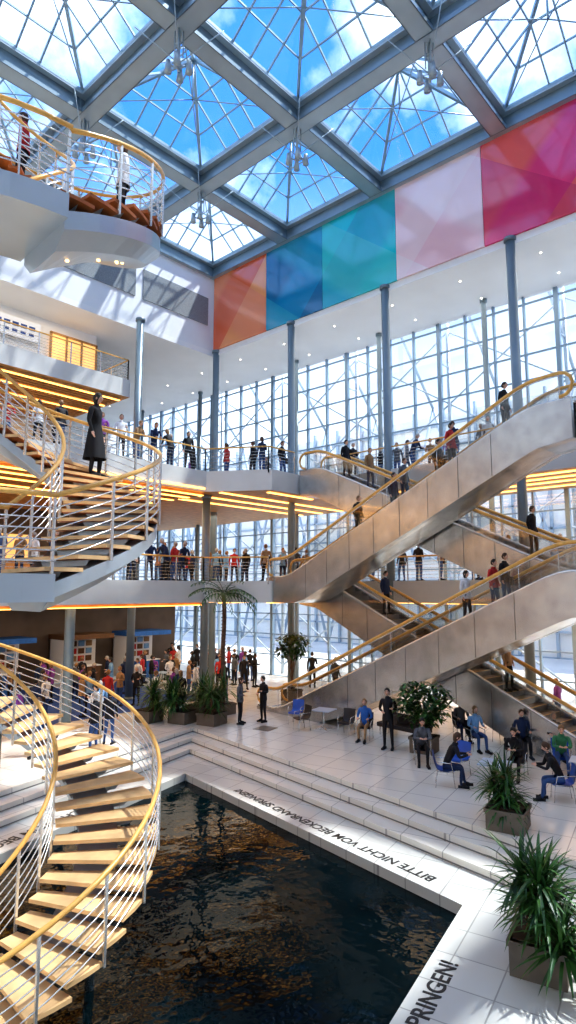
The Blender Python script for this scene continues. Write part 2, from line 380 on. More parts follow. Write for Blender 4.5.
# ---------------------------------------------------------------- escalators
DX=.12
def lane(Y,far): return 19.2+DX*(Y-6)+(1.75 if far else 0)
def escalator(Y0,Y1,z0,z1,far,ground):
    S=Vector((lane(Y0,far),Y0,0)); E=Vector((lane(Y1,far),Y1,0)); d=(E-S).normalized(); L=(E-S).length; n=Vector((-d.y,d.x,0))
    LA=1.35; W_=.78
    e=empty('escalator')
    def P(s,t,z): q=S+d*s+n*t; return (q.x,q.y,z)
    zl=lambda s: z0 if s<0 else (z1 if s>L else z0+(z1-z0)*s/L)
    ss=[-LA,-.3,0,.4]+[L*k/10 for k in range(1,10)]+[L-.4,L,L+.3,L+LA]
    def zs(s):
        return sum(zl(s+o) for o in (-.5,-.25,0,.25,.5))/5
    def zbot(s):
        zz=zs(s-.55)-1.05
        if ground: zz=max(zz,z0)
        else: zz=max(zz,z0-.95)
        return zz
    mb=MB()
    top=[(s,zs(s)+.12) for s in ss]; bot=[(s,zbot(s)) for s in ss]
    for t0,t1 in ((-W_,-W_+.16),(W_-.16,W_)):
        vs=[];fs=[]
        for (s,zt),(s2,zb) in zip(top,bot):
            vs+= [P(s,t0,zb),P(s,t1,zb),P(s,t1,zt),P(s,t0,zt)]
        for i in range(len(ss)-1):
            a=i*4;b=a+4
            for k in range(4):
                k2=(k+1)%4; fs.append((a+k,a+k2,b+k2,b+k))
        fs+=[(3,2,1,0),tuple(len(vs)-4+k for k in range(4))]
        mb.add(vs,fs,0)
    vs=[];fs=[]
    for s,zb in bot: vs+=[P(s,-W_+.05,zb+.02),P(s,-W_*.5,zb-.0),P(s,W_*.5,zb-.0),P(s,W_-.05,zb+.02)]
    for i in range(len(ss)-1):
        for k in range(3): fs.append((i*4+k,i*4+k+1,i*4+k+5,i*4+k+4))
    mb.add(vs,fs,0)
    for i in range(1,9):
        s=L*i/9
        for t in (-W_-.006,W_+.006):
            mb.add([P(s-.010,t,zbot(s)+.03),P(s+.010,t,zbot(s)+.03),P(s+.010,t,zs(s)+.1),P(s-.010,t,zs(s)+.1)],[(0,1,2,3)],1)
    mb.obj('truss',[BRUSH,BRUSHD],e)
    mb=MB(); ns=int(L/.4); 
    for i in range(ns):
        s=i*L/ns; z=z0+(z1-z0)*(i+.5)/ns; w=W_-.17; dl=L/ns
        mb.add([P(s,-w,z),P(s+dl,-w,z),P(s+dl,w,z),P(s,w,z)],[(0,1,2,3)],0)
        mb.add([P(s,-w,z-(z1-z0)/ns),P(s,w,z-(z1-z0)/ns),P(s,w,z),P(s,-w,z)],[(0,1,2,3)],1)
        mb.add([P(s-.0,-w,z+.002),P(s+.04,-w,z+.002),P(s+.04,w,z+.002),P(s,w,z+.002)],[(0,1,2,3)],2)
    for a,b,z in ((-LA,0,z0+.02),(L,L+LA,z1+.02)):
        w=W_-.17; mb.add([P(a,-w,z),P(b,-w,z),P(b,w,z),P(a,w,z)],[(0,1,2,3)],3)
    mb.obj('steps',[STEPM,BRUSHD,mat('step_edge_yellow',(.75,.5,.08),.5,var=(4,.1)),BRUSH],e)
    gb=MB(); hb=MB(); sk=MB()
    for t in (-W_+.08,W_-.08):
        s2=[-LA+.35]+ss[1:-1]+[L+LA-.35]
        vs=[];fs=[]
        for s in s2: vs+=[P(s,t,zs(s)+.12),P(s,t,zs(s)+.93)]
        for i in range(len(s2)-1): fs.append((2*i,2*i+2,2*i+3,2*i+1))
        gb.add(vs,fs)
        pts=[P(s,t,zs(s)+.97) for s in s2]
        def arc(s0,dirn,zb):
            out=[]
            for k in range(1,7):
                a=math.pi*k/6; out.append(P(s0+dirn*.4*math.sin(a),t,zb+.60+.37*math.cos(a)))
            return out
        lo=arc(-LA+.35,-1,z0)[::-1]; hi=arc(L+LA-.35,1,z1)
        hb.path(lo+pts+hi,.055,8)
        sk.path([P(s,t,zs(s)+.15) for s in ss],.045,6)
        sk.path([P(s,t,zs(s)+.89) for s in s2],.022,6)
        for s in s2[::2]: sk.tube(P(s,t,zs(s)+.12),P(s,t,zs(s)+.93),.012,5)
    gb.obj('balustrade_glass',[BGLASS],e); hb.obj('handrail',[GOLD],e); sk.obj('skirting',[CHROME],e)
    def pos(Y,side=0): 
        s=(Y-Y0)/(Y1-Y0)*L; i=math.floor(s/(L/ns)); s_=(i+.5)*L/ns; z=z0+(z1-z0)*(i+.5)/ns
        q=S+d*s_+n*side; return (q.x,q.y,z)
    return pos,math.atan2(d.y,d.x)
E1=escalator(18.5,6.1,0,L1,False,True)
E2=escalator(17.9,6.8,L1,L2,False,False)
E3=escalator(5.1,17.4,0,L1,True,True)
E4=escalator(6.4,17.4,L1,L2,True,False)

# ---------------------------------------------------------------- helical stair
C=Vector((4.02,10.44)); W0=math.radians(-48)
def H(phi,r,z): a=math.radians(phi)+W0; return (C.x+r*math.cos(a),C.y+r*math.sin(a),z)
st=empty('spiral_staircase')
PIT=6.9
def helz(k): return lambda ph: 1.3+5.2*k+(ph-12)/360*PIT
tr=MB(); be=MB(); rl=MB(); hr=MB(); dl=MB()
for k in range(3):
    RI,RO=((1.40,3.04),(1.30,2.92),(1.25,2.84))[k]
    zf=helz(k); a0=-81 if k==0 else -45; a1=226
    n=round((a1-a0)/9); da=(a1-a0)/n
    for i in range(n):
        p0=a0+i*da; z=zf(p0+da/2)
        vs=[];
        sub=[p0-1.6,p0+da*.5,p0+da]
        for zz in (z-.055,z):
            for ph in sub:
                for r in (RI+.04,RO-.02): vs.append(H(ph,r,zz))
        fs=[(0,2,3,1),(2,4,5,3)]; ft=[(6,7,9,8),(8,9,11,10)]
        sd=[(0,1,7,6),(4,10,11,5),(1,3,9,7),(3,5,11,9),(0,6,8,2),(2,8,10,4)]
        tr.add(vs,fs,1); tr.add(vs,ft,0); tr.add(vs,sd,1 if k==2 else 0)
        be.add([H(p0+da*.5,1.7,z-.05),H(p0+da*.5,2.75,z-.05),H(p0+da*.5,2.6,z-.2),H(p0+da*.5,1.8,z-.2)],[(0,1,2,3)])
    ra,rb,th=(1.80,2.40,.30) if k==0 else ((1.45,RO-.03,.36 if k==1 else .50))
    N=48
    vs=[];fs=[]
    for i in range(N+1):
        ph=a0+(a1-a0)*i/N; z=zf(ph)-(.13 if k<2 else .20)
        vs+=[H(ph,ra,z),H(ph,rb,z),H(ph,rb,z-th*.55),H(ph,rb-.25,z-th),H(ph,ra+.25,z-th),H(ph,ra,z-th*.55)]
    for i in range(N):
        for q in range(6):
            q2=(q+1)%6; fs.append((i*6+q,i*6+q2,(i+1)*6+q2,(i+1)*6+q))
    fs+=[(5,4,3,2,1,0),tuple(N*6+q for q in range(6))]
    be.add(vs,fs,0,False)
    for r in (RI,RO):
        phs=[a0+(a1-a0)*i/N for i in range(N+1)]
        hr.path([H(ph,r,zf(ph)+1.0) for ph in phs],.036,8)
        for q in range(6): rl.path([H(ph,r,zf(ph)+.16+q*.135) for ph in phs],.0105,5)
        for i in range(0,n+1,2):
            ph=a0+i*da; z=zf(ph); rl.bar(H(ph,r,z-.15),H(ph,r,z+1.0),.035,.035)
    zl=5.4+5.2*k; A=[226+89*i/12 for i in range(13)]
    vs=[];fs=[]
    for ph in A: vs+=[H(ph,RI,zl),H(ph,RO,zl),H(ph,RO,zl-.35),H(ph,RI,zl-.35)]
    for i in range(12):
        for q in range(4): fs.append((i*4+q,i*4+(q+1)%4,(i+1)*4+(q+1)%4,(i+1)*4+q))
    fs+=[(0,1,2,3),(51,50,49,48)]
    be.add(vs,fs)
    for r in (RI,RO):
        hr.path([H(ph,r,zl+1.0) for ph in A],.036,8)
        for q in range(6): rl.path([H(ph,r,zl+.16+q*.135) for ph in A],.0105,5)
    if k==2:
        for i in range(14):
            ph=-35+i*17; z=zf(ph)-.20-th-.0; c_=H(ph,2.15,z)
            dl.path([c_,(c_[0],c_[1],c_[2]-.02)],.03,10)
tr.obj('treads',[TREAD,TREADU],st); be.obj('girder',[BELLY],st); rl.obj('rail_rods',[CHROME],st); hr.obj('handrail',[GOLD],st); dl.obj('downlights',[GLOWD],st)
mb=MB()
for ph,zt in ((3,helz(0)(3)-.3),(100,helz(0)(100)-.3),(190,helz(0)(190)-.3)):
    mb.path([H(ph,2.1,-1.3),H(ph,2.1,zt)],.07,12)
mb.obj('support_posts',[BRUSH],st)

# ---------------------------------------------------------------- people
def V(*a): return Vector(a)
CACHE={}
def chain_body(P,seg):
    names=list(P); idx={n:i for i,n in enumerate(names)}
    me=bpy.data.meshes.new('b'); me.from_pydata([P[n][0] for n in names],[(idx[a],idx[b]) for a,b,_ in seg],[])
    o=bpy.data.objects.new('b',me); COL.objects.link(o)
    o.modifiers.new('s','SKIN')
    sv=me.skin_vertices[0].data
    for n,i in idx.items():
        sv[i].radius=(P[n][1],P[n][2]); sv[i].use_root=(n=='pelvis')
    ss=o.modifiers.new('u','SUBSURF'); ss.levels=1
    dg=bpy.context.evaluated_depsgraph_get(); ev=o.evaluated_get(dg); m2=bpy.data.meshes.new_from_object(ev)
    vs=[v.co.copy() for v in m2.vertices]; fs=[tuple(p.vertices) for p in m2.polygons]
    bpy.data.objects.remove(o); bpy.data.meshes.remove(me); bpy.data.meshes.remove(m2)
    return vs,fs
def body(pose,long_hair=False,coat=False,bag=False):
    key=(pose,long_hair,coat,bag)
    if key in CACHE: return CACHE[key]
    lean=0;J={}
    hipz=.92
    if pose in('sit','sit_fwd'): hipz=.53
    if pose=='rail': lean=.22
    if pose=='sit_fwd': lean=.25
    if pose=='walk': lean=.04
    px=0 if pose!='rail' else -.12
    J['pelvis']=V(px,0,hipz+.03); J['waist']=V(px+lean*.35,0,hipz+.19); J['chest']=V(px+lean*.8,0,hipz+.38); J['neck0']=V(px+lean*1.15,0,hipz+.545); J['neck']=V(px+lean*1.25+.01,0,hipz+.62)
    for s,n in ((1,'l'),(-1,'r')):
        J['hip'+n]=V(px,.095*s,hipz-.03); sh=J['neck0']+V(-.01,.185*s,-.03); J['sh'+n]=sh
        if pose in ('stand','talk','rail','phone'):
            J['kn'+n]=V(px*.5+.02,.11*s,.49); J['an'+n]=V(-.02,.12*s,.09); J['to'+n]=V(.14,.14*s,.035)
            if pose=='stand' and s==1: J['kn'+n]+=V(.05,.02,0); J['an'+n]+=V(.05,.05,0); J['to'+n]+=V(.04,.07,0)
        elif pose=='walk':
            if s==1: J['kn'+n]=V(.17,.10,.50); J['an'+n]=V(.30,.10,.10); J['to'+n]=V(.45,.11,.06)
            else: J['kn'+n]=V(-.04,-.10,.49); J['an'+n]=V(-.36,-.10,.16); J['to'+n]=V(-.24,-.11,.04)
        else:
            J['kn'+n]=V(.43,.13*s,.50); J['an'+n]=V(.42+(.08 if s==1 else -.03),.12*s,.09); J['to'+n]=J['an'+n]+V(.16,.02*s,-.05)
        if pose=='stand': J['el'+n]=sh+V(-.03,.06*s,-.28); J['wr'+n]=sh+V(.06,.07*s,-.52)
        elif pose=='walk': J['el'+n]=sh+V(-.08 if s==1 else .06,.06*s,-.27); J['wr'+n]=sh+V(-.10 if s==1 else .22,.05*s,-.50)
        elif pose=='talk':
            J['el'+n]=sh+V(-.02,.07*s,-.28); J['wr'+n]=J['el'+n]+(V(.22,-.07*s,.06) if s==1 else V(.20,-.13*s,-.04))
        elif pose=='phone':
            J['el'+n]=sh+V(.0,.06*s,-.28); J['wr'+n]=J['el'+n]+(V(.17,-.06*s,.16) if s==-1 else V(.06,.0,-.24))
        elif pose=='rail': J['el'+n]=V(sh.x+.10,.22*s,1.12); J['wr'+n]=V(sh.x+.30,.12*s,1.10)
        elif pose=='sit': J['el'+n]=sh+V(.03,.07*s,-.27); J['wr'+n]=J['el'+n]+V(.23,-.06*s,-.01+.0*s)
        elif pose=='sit_fwd': J['el'+n]=sh+V(.10,.05*s,-.25); J['wr'+n]=J['el'+n]+V(.20,-.14*s,.04)
        dirw=(J['wr'+n]-J['el'+n]).normalized(); J['pa'+n]=J['wr'+n]+dirw*.075
    rad={'pelvis':(.155,.115),'waist':(.135,.10),'chest':(.165,.115),'neck0':(.10,.075),'neck':(.055,.055)}
    R2={'hip':(.098,.098),'kn':(.062,.062),'an':(.042,.042),'to':(.045,.035),'sh':(.068,.068),'el':(.046,.046),'wr':(.030,.030),'pa':(.038,.024)}
    P={}
    for n,q in J.items():
        rr=rad.get(n) or R2[n[:-1]]
        P[n]=(q,rr[0],rr[1])
    seg=[('pelvis','waist',1),('waist','chest',1),('chest','neck0',1),('neck0','neck',0)]
    for n in 'lr':
        seg+=[('pelvis','hip'+n,2),('hip'+n,'kn'+n,2),('kn'+n,'an'+n,2),('an'+n,'to'+n,3),('chest','sh'+n,1),('sh'+n,'el'+n,1),('el'+n,'wr'+n,1),('wr'+n,'pa'+n,0)]
    vs,fs=chain_body(P,seg)
    mb=MB()
    def near(c):
        best=None;bd=9
        for a,b,sl in seg:
            A,B=J[a],J[b]; t=max(0,min(1,(c-A).dot(B-A)/max(1e-9,(B-A).length_squared))); dd=(c-A.lerp(B,t)).length
            rr=.5*(P[a][1]+P[b][1]); dd-=rr*.8
            if dd<bd: bd=dd;best=sl
        return best
    mb.v=[tuple(v) for v in vs]
    for f in fs:
        c=sum((vs[i] for i in f),Vector())/len(f); mb.f.append(f); mb.m.append(near(c)); mb.sm.append(True)
    for n in 'lr':
        a=J['an'+n]; t=J['to'+n]; d=(t-a); d.z=0; d.normalize(); side=V(-d.y,d.x,0)
        z0=min(t.z,a.z-.06)-.03; z0=max(0,z0)
        b0=a-d*.07; b1=t+d*.06
        pts=[b0-side*.035,b1-side*.04,b1+side*.04,b0+side*.035]
        mb.add([V(p.x,p.y,(0 if abs(a.z-.09)<.04 or pose.startswith('sit') else z0)) for p in pts]+[V(p.x,p.y,t.z+.02 if i in(1,2) else a.z-.03) for i,p in enumerate(pts)],
            [(0,3,2,1),(4,5,6,7),(0,1,5,4),(1,2,6,5),(2,3,7,6),(3,0,4,7)],3,True)
    for s,n in ((1,'l'),(-1,'r')):
        w=J['wr'+n]; p=J['pa'+n]; d=(p-w).normalized(); side=d.cross(V(0,0,1)); 
        if side.length<.2: side=V(1,0,0)
        side.normalize(); side*=-s if abs(d.z)<.7 else 1
        curl=V(0,0,-1) if abs(d.z)<.7 else V(0,-s,0)
        for i,(l,o_) in enumerate(((.068,.026),(.076,.009),(.070,-.009),(.056,-.026))):
            b=p+side*o_; k=b+d*l*.45; k2=k+(d*.8+curl*.5).normalized()*l*.3; k3=k2+(d*.4+curl*.9).normalized()*l*.28
            mb.path([b-d*.02,b+d*.01,k,k2,k3],[.009,.0095,.0088,.008,.006],6,0)
        b=w+d*.03+side*.022; mb.path([b,b+side*.02+d*.02,b+side*.026+d*.048,b+side*.02+d*.066],[.011,.011,.009,.007],6,0)
    hc=J['neck']+V(.022,0,.125)
    tilt=.32 if pose in('rail','phone','sit_fwd') else .0
    hd=MB()
    def hf(q):
        z=q.z; s_=1.0
        if z<-.1: s_=1-.34*((-z-.1)/.9)**1.3
        x=q.x*(s_ if q.x<0 else (s_*.9+.1)); 
        return V(x,q.y*s_,z)
    hd.ell((0,0,0),(.096,.077,.118),0,14,12,hf)
    hd.add([V(.088,-.011,.01),V(.088,.011,.01),V(.094,0,.028),V(.118,0,-.018),V(.09,-.018,-.024),V(.09,.018,-.024)],[(0,2,3),(2,1,3),(0,3,4),(1,5,3),(3,5,4)],0,False)
    for s in (1,-1):
        hd.ell((.0,.079*s,-.008),(.020,.010,.032),0,8,6); hd.ell((.086,.030*s,.012),(.009,.014,.008),6,8,6); hd.ell((.0925,.030*s,.012),(.004,.0065,.0065),5,6,5)
        hd.bar((.089,.016*s,.034),(.086,.045*s,.034),.006,.006,4)
    hd.ell((.085,0,-.050),(.010,.025,.007),7,8,5)
    vs=[];fsx=[];nu,nv=16,9; zlim=-.55 if not long_hair else -.95
    for j in range(nv+1):
        for i in range(nu):
            ph=2*math.pi*i/nu; front=max(0,math.cos(ph)); lim=math.acos(max(-1,min(1,(zlim*(1-front)+.58*front) if front>0 else zlim)))
            th=lim*j/nv; q=V(math.sin(th)*math.cos(ph),math.sin(th)*math.sin(ph),math.cos(th)); q=hf(q)
            if long_hair and j>nv-3 and front<=0.3: q.z-=.5*(j-(nv-3))/3; q.x=q.x*1.0-.15; q.y*=1.15
            vs.append(V(q.x*.107-.004,q.y*.088,q.z*.130+.003))
    for j in range(nv):
        for i in range(nu):
            i2=(i+1)%nu; fsx.append((j*nu+i,(j+1)*nu+i,(j+1)*nu+i2,j*nu+i2))
    hd.add(vs,fsx,4,True)
    Mx=Matrix.Rotation(tilt,4,'Y')
    o=len(mb.v)
    mb.v+= [tuple(Mx@Vector(v)+hc) for v in hd.v]; mb.f+=[tuple(i+o for i in f) for f in hd.f]; mb.m+=hd.m; mb.sm+=hd.sm
    nk=J['neck0']; mb.path([nk+V(0,0,.02),nk+V(.004,0,.065)],[.085,.062],12,1,False)
    if not coat and not pose.startswith('sit'):
        rings=[(hipz+.13,.152,.118),(hipz+.0,.175,.135),(hipz-.07,.178,.138)]
        vs=[];f2=[];n=16
        for z,ry,rx in rings:
            for i in range(n): a=2*math.pi*i/n; vs.append((J['pelvis'].x+(lean*.2 if z>hipz+.1 else 0)+math.cos(a)*rx,math.sin(a)*ry,z))
        for j in range(2):
            for i in range(n): f2.append((j*n+i,(j+1)*n+i,(j+1)*n+(i+1)%n,j*n+(i+1)%n))
        mb.add(vs,f2,1,True)
    if coat:
        rings=[(hipz+.18,.145,.115),(hipz,.185,.15),(.70,.205,.19),(.38,.235,.24)]
        vs=[];f2=[];n=18
        for z,ry,rx in rings:
            for i in range(n): a=2*math.pi*i/n; f_=1+.04*math.cos(a*6)*(z<.8); vs.append((J['pelvis'].x+math.cos(a)*rx*f_,math.sin(a)*ry*f_,z))
        for j in range(3):
            for i in range(n): f2.append((j*n+i,(j+1)*n+i,(j+1)*n+(i+1)%n,j*n+(i+1)%n))
        mb.add(vs,f2,1,True)
    if bag:
        x=J['pelvis'].x; mb.box((x-.14,.19,hipz-.18),(x+.14,.29,hipz+.1),8)
        a=V(x,.24,hipz+.08); mb.path([a,J['shl']+V(.1,.02,-.1),J['shr']*.3+J['shl']*.7+V(0,0,.09),J['shl']+V(-.12,.02,-.12),a],.012,5,8)
    CACHE[key]=mb.mesh('person_'+pose,[WHITE]*9); return CACHE[key]
SK=[mat('skin_%d'%i,c,.5,var=(12,.06)) for i,c in enumerate([(.70,.42,.30),(.62,.36,.25),(.38,.20,.12)])]
HAIR=[mat('hair_%d'%i,c,.6,var=(20,.2)) for i,c in enumerate([(.02,.015,.01),(.08,.04,.02),(.25,.14,.06),(.40,.37,.34)])]
cl={'black':(.010,.010,.014),'navy':(.012,.03,.09),'blue':(.03,.14,.45),'grey':(.12,.13,.15),'white':(.75,.76,.78),'red':(.5,.03,.03),'tan':(.36,.22,.11),'jeans':(.04,.09,.24),'green':(.05,.22,.10),'lblue':(.22,.42,.68),'teal':(.02,.35,.40),'purple':(.25,.06,.35),'brown':(.14,.07,.03)}
CL={k:mat('cloth_'+k,v,.75,var=(9,.15)) for k,v in cl.items()}
EYE=mat('eye_dark',(.02,.015,.01),.2,var=(9,.1)); EYEW=mat('eye_white',(.8,.8,.78),.3,var=(9,.03)); LIP=mat('lips',(.45,.13,.12),.5,var=(9,.1)); LEATH=mat('bag_leather',(.05,.03,.02),.5,var=(9,.2))
PLACED=[]
def person(x,y,z,pose='stand',face=222,top='black',bot='navy',name=None,hair=0,skin=0,lh=False,coat=False,bag=False,s=1.0):
    me=body(pose,lh,coat,bag); PLACED.append((x,y,z))
    o=bpy.data.objects.new(name or {'stand':'standing_person','talk':'standing_person','phone':'standing_person','rail':'leaning_person','walk':'walking_person','sit':'seated_person','sit_fwd':'seated_person'}[pose],me)
    COL.objects.link(o); o.location=(x,y,z); o.rotation_euler=(0,0,math.radians(face)); o.scale=(s,s,s)
    ms=[SK[skin],CL[top],CL[bot],CL['black'],HAIR[hair],EYE,EYEW,LIP,LEATH]
    for i,m in enumerate(ms): o.material_slots[i].link='OBJECT'; o.material_slots[i].material=m
    return o
tops=['black','black','black','navy','grey','white','lblue','red','tan','black','grey','navy','purple']
bots=['black','navy','jeans','black','black','jeans']
def rnd(x,y,z,poses=('stand','talk','phone'),face=None,**k):
    if any((x-a)**2+(y-b)**2<.42 for a,b in COLS): x+=.85
    if any(abs(z-c_)<1 and (x-a)**2+(y-b)**2<.22 for a,b,c_ in PLACED): return
    return person(x,y,z,random.choice(poses),random.uniform(0,360) if face is None else face+random.uniform(-25,25),random.choice(tops),random.choice(bots),hair=random.randrange(4),skin=random.choice([0,0,1,1,2]),lh=random.random()<.3,bag=random.random()<.25,s=random.uniform(.95,1.05),**k)
person(17.4,18.2,0,'talk',-60,'grey','black',hair=1,lh=True,name='standing_woman')
person(18.3,17.8,0,'talk',170,'black','black',hair=0,name='standing_man')
person(18.0,11.75,0,'talk',200,'black','black',hair=0,s=1.1,bag=True,name='standing_man')
def sitter(x,y,face,top,bot,pose='sit',chair='blue',**k):
    chair_(x,y,0,face,chair); person(x,y,0,pose,face,top,bot,**k)
BLUEP=mat('chair_blue',(.02,.10,.45),.4,var=(4,.1)); CHB=mat('chair_black',(.02,.02,.025),.5,var=(4,.1)); LTBL=mat('table_top',(.45,.55,.68),.3,var=(3,.06))
def chair_(x,y,z,face,colr='blue'):
    e=empty('conference_chair',(x,y,z),math.radians(face)); m={'blue':BLUEP,'black':CHB}[colr]
    mb=MB()
    prof=[(.24,.42),(.20,.445),(.05,.435),(-.12,.43),(-.2,.46),(-.25,.56),(-.29,.72),(-.31,.88)]
    vs=[];fs=[]
    for px_,pz in prof:
        for j in range(5):
            t=-1+j*.5; w=.235; vs.append((px_+.02*abs(t) if pz>.5 else px_,t*w,pz+(.02*t*t if pz<.5 else 0)))
    n=len(prof)
    for i in range(n-1):
        for j in range(4): fs.append((i*5+j,i*5+j+1,(i+1)*5+j+1,(i+1)*5+j))
    vs2=[(a-.0,b,c-.025) if i<20 else (a-.025,b,c) for i,(a,b,c) in enumerate(vs)]
    mb.add(vs,fs,0,True); mb.add(vs2,[f[::-1] for f in fs],0,True); mb.obj('seat_shell',[m],e)
    mb=MB()
    for s in (1,-1):
        mb.path([(.24,.22*s,0),(.20,.22*s,.40),(-.20,.22*s,.41),(-.26,.22*s,0)],.012,6)
        mb.path([(.20,.24*s,.40),(.15,.26*s,.64),(-.24,.25*s,.66)],.012,6)
    mb.tube((.2,-.22,.40),(.2,.22,.40),.012); mb.tube((-.2,-.22,.41),(-.2,.22,.41),.012)
    mb.obj('frame',[CHROME],e)
def table(x,y,z=0,h=.72,w=.75,rot=.2):
    e=empty('cafe_table',(x,y,z),rot); PLACED.append((x,y,z)); mb=MB(); mb.box((-w/2,-w/2,h-.03),(w/2,w/2,h)); mb.obj('top',[LTBL],e)
    mb=MB(); mb.path([(0,0,.02),(0,0,h-.03)],.03,10); 
    for k in range(4):
        a=k*math.pi/2+.78; mb.bar((0,0,.04),(math.cos(a)*.34,math.sin(a)*.34,.015),.05,.03)
    mb.obj('pedestal',[CHROME],e)
sitter(18.6,13.1,200,'blue','tan','sit','black',hair=2,name='seated_man')
sitter(17.3,10.1,215,'grey','black','sit_fwd','black',hair=0,name='seated_man')
sitter(15.75,8.5,300,'black','navy','sit_fwd','blue',hair=1,lh=True,name='seated_woman')
sitter(19.9,9.6,235,'lblue','jeans','sit','black',hair=2,lh=True,name='seated_woman')
sitter(17.9,7.4,190,'black','black','sit_fwd','black',hair=0,name='seated_man')
sitter(20.3,8.2,215,'navy','black','sit','black',hair=1,name='seated_man')
sitter(19.1,6.6,205,'green','jeans','sit_fwd','blue',hair=2,name='seated_man')
sitter(20.6,7.3,215,'black','grey','sit','black',hair=3,name='seated_woman',lh=True)
sitter(16.6,5.75,120,'black','jeans','sit_fwd','blue',hair=1,name='seated_man')
sitter(21.3,9.3,235,'black','black','sit','black',hair=0,name='seated_man')
sitter(20.9,10.6,225,'grey','navy','sit','black',hair=2,name='seated_man')
chair_(18.9,16.6,0,200,'blue'); chair_(18.2,15.7,0,160,'black'); chair_(16.9,8.7,0,170,'blue'); chair_(18.7,14.0,0,190,'black')
table(16.2,7.3); table(18.0,5.6); table(18.9,15.2)
e=empty('lounge_bench',(19.7,12.2,0),math.radians(83)); mb=MB(); L_=2.0; mb.box((-L_/2,-.3,.30),(L_/2,.3,.44)); mb.box((-L_/2,-.34,.44),(L_/2,-.24,.75)); mb.obj('cushion',[CHB],e)
mb=MB()
for sx in (-1,1):
    for sy in (-.24,.24): mb.tube((sx*(L_/2-.1),sy,0),(sx*(L_/2-.1),sy,.30),.02)
mb.obj('legs',[CHROME],e)
for x,y in ((17.4,22.2),(17.9,23.1),(17.0,21.4),(16.4,22.4),(13.9,24.0),(14.6,24.6),(15.3,24.3),(13.1,21.3),(12.4,20.4),(11.4,18.8),(20.3,26.5),(21,27.4),(23,28),(24,31),(25,32.5),(20,30),(18.5,29.5),(26,27),(26.4,22),(25.2,14),(26,9),(12.9,25.5),(16.2,27),(17.3,30),(14.5,26.3),(11.7,23.6),(10.6,22.6),(20.6,24.2),(21.3,23.4),(22.6,25.2),(19.6,23.6),(24.4,24.4),(25.2,19.5)):
    rnd(x,y,0)
person(12.2,19.2,0,'stand',40,'black','jeans',hair=0,name='standing_man')
person(9.9,19.6,0,'walk',200,'navy','jeans',hair=1,name='walking_man')
for k in range(9): 
    x=12.3+k*1.5; y=28.6+random.uniform(-.8,.8); table(x,y,w=.8)
for k in range(60): rnd(random.uniform(10.5,26),random.uniform(23.8,30.8),0)
def stand_(x,y,colr,rot=0):
    e=empty('exhibition_stand',(x,y,0.012),rot); mb=MB(); mb.box((-1.4,.9,0),(1.4,1.0,2.5)); mb.box((-1.4,-.9,0),(-1.3,1.0,2.5)); mb.box((-1.45,-.95,2.5),(1.45,1.05,2.75),1); mb.obj('booth_wall',[WHITE,CL[colr]],e)
    mb=MB(); mb.box((-.7,-.7,0),(.8,-.25,1.0)); mb.box((-.75,-.75,1.0),(.85,-.2,1.05),1); mb.obj('counter',[CL[colr],WHITE],e)
    mb=MB()
    for k in range(5):
        for j in range(3): mb.box((-1.15+k*.48,.84,1.15+j*.42),(-.8+k*.48,.9,1.45+j*.42),(k+j)%4)
    mb.obj('posters',[CL['brown'],CL['lblue'],CL['tan'],CL['red']],e)
    PLACED.append((x,y-.45,0))
for x,y,c_ in ((14,32.2,'blue'),(18.6,32.3,'brown'),(22.6,32.3,'blue'),(10.5,32.2,'tan')): stand_(x,y,c_)
for k in range(24): rnd(8.6+k*.42+random.uniform(-.15,.15),22.1+random.choice([0,0,.9,1.8]),L1,('rail','stand','talk'),face=random.choice([265,265,85,200]))
for k in range(30): rnd(19+random.uniform(0,7.5),20.5+random.uniform(0,9),L1)
for x,y in ((25,17),(25,14.5),(24.6,13.2),(24.8,11.5),(25.3,10.4),(24.4,9.2),(25.2,8.3),(26,16),(26.3,12.4),(26.5,7.2)): rnd(x,y,L1)
for k in range(20): rnd(9.6+k*.44+random.uniform(-.12,.12),22.0+random.choice([0,0,0,.8]),L2,('rail','rail','stand','talk'),face=random.choice([265,265,240,85]))
for k in range(18): rnd(24.3+random.choice([0,0,.8,1.6]),17.6-k*.68+random.uniform(-.25,.25),L2,('rail','stand','talk','walk'),face=random.choice([180,180,90,270]))
for x,y in ((20.4,20.0),(21.0,21.2),(22.0,20.2),(23.8,23),(24.6,25),(25,28),(20,24.5),(24,31),(19.6,22.5),(21,26)): rnd(x,y,L2)
def rider(E,Y,side,up=True,**k):
    p=E[0](Y,side); person(p[0],p[1],p[2]+.0,k.pop('pose','stand'),math.degrees(E[1])+(0 if up else 180),**k)
rider(E2,7.7,-.2,top='black',bot='black',hair=0); rider(E2,10.7,.2,top='black',bot='black',hair=0,bag=True); rider(E2,12.0,-.2,top='grey',bot='navy',hair=1)
rider(E2,12.8,.2,top='navy',bot='black',hair=0); rider(E2,14.3,0,top='black',bot='black',hair=2); rider(E2,10.0,-.2,top='red',bot='black',hair=0)
rider(E1,8.4,.2,top='black',bot='navy',hair=1,bag=True); rider(E1,9.3,-.2,top='white',bot='black',hair=0,lh=True); rider(E1,8.9,.2,top='red',bot='navy',hair=0)
rider(E4,7.8,.1,up=False,top='black',bot='black',hair=1); rider(E4,10.9,.1,up=False,top='grey',bot='black'); rider(E4,15.3,-.1,up=False,top='tan',bot='navy',hair=2)
rider(E4,16.4,.1,up=False,top='black',bot='black'); rider(E3,14.5,0,up=False,top='navy',bot='black'); rider(E3,9,0,up=False,top='tan',bot='black')
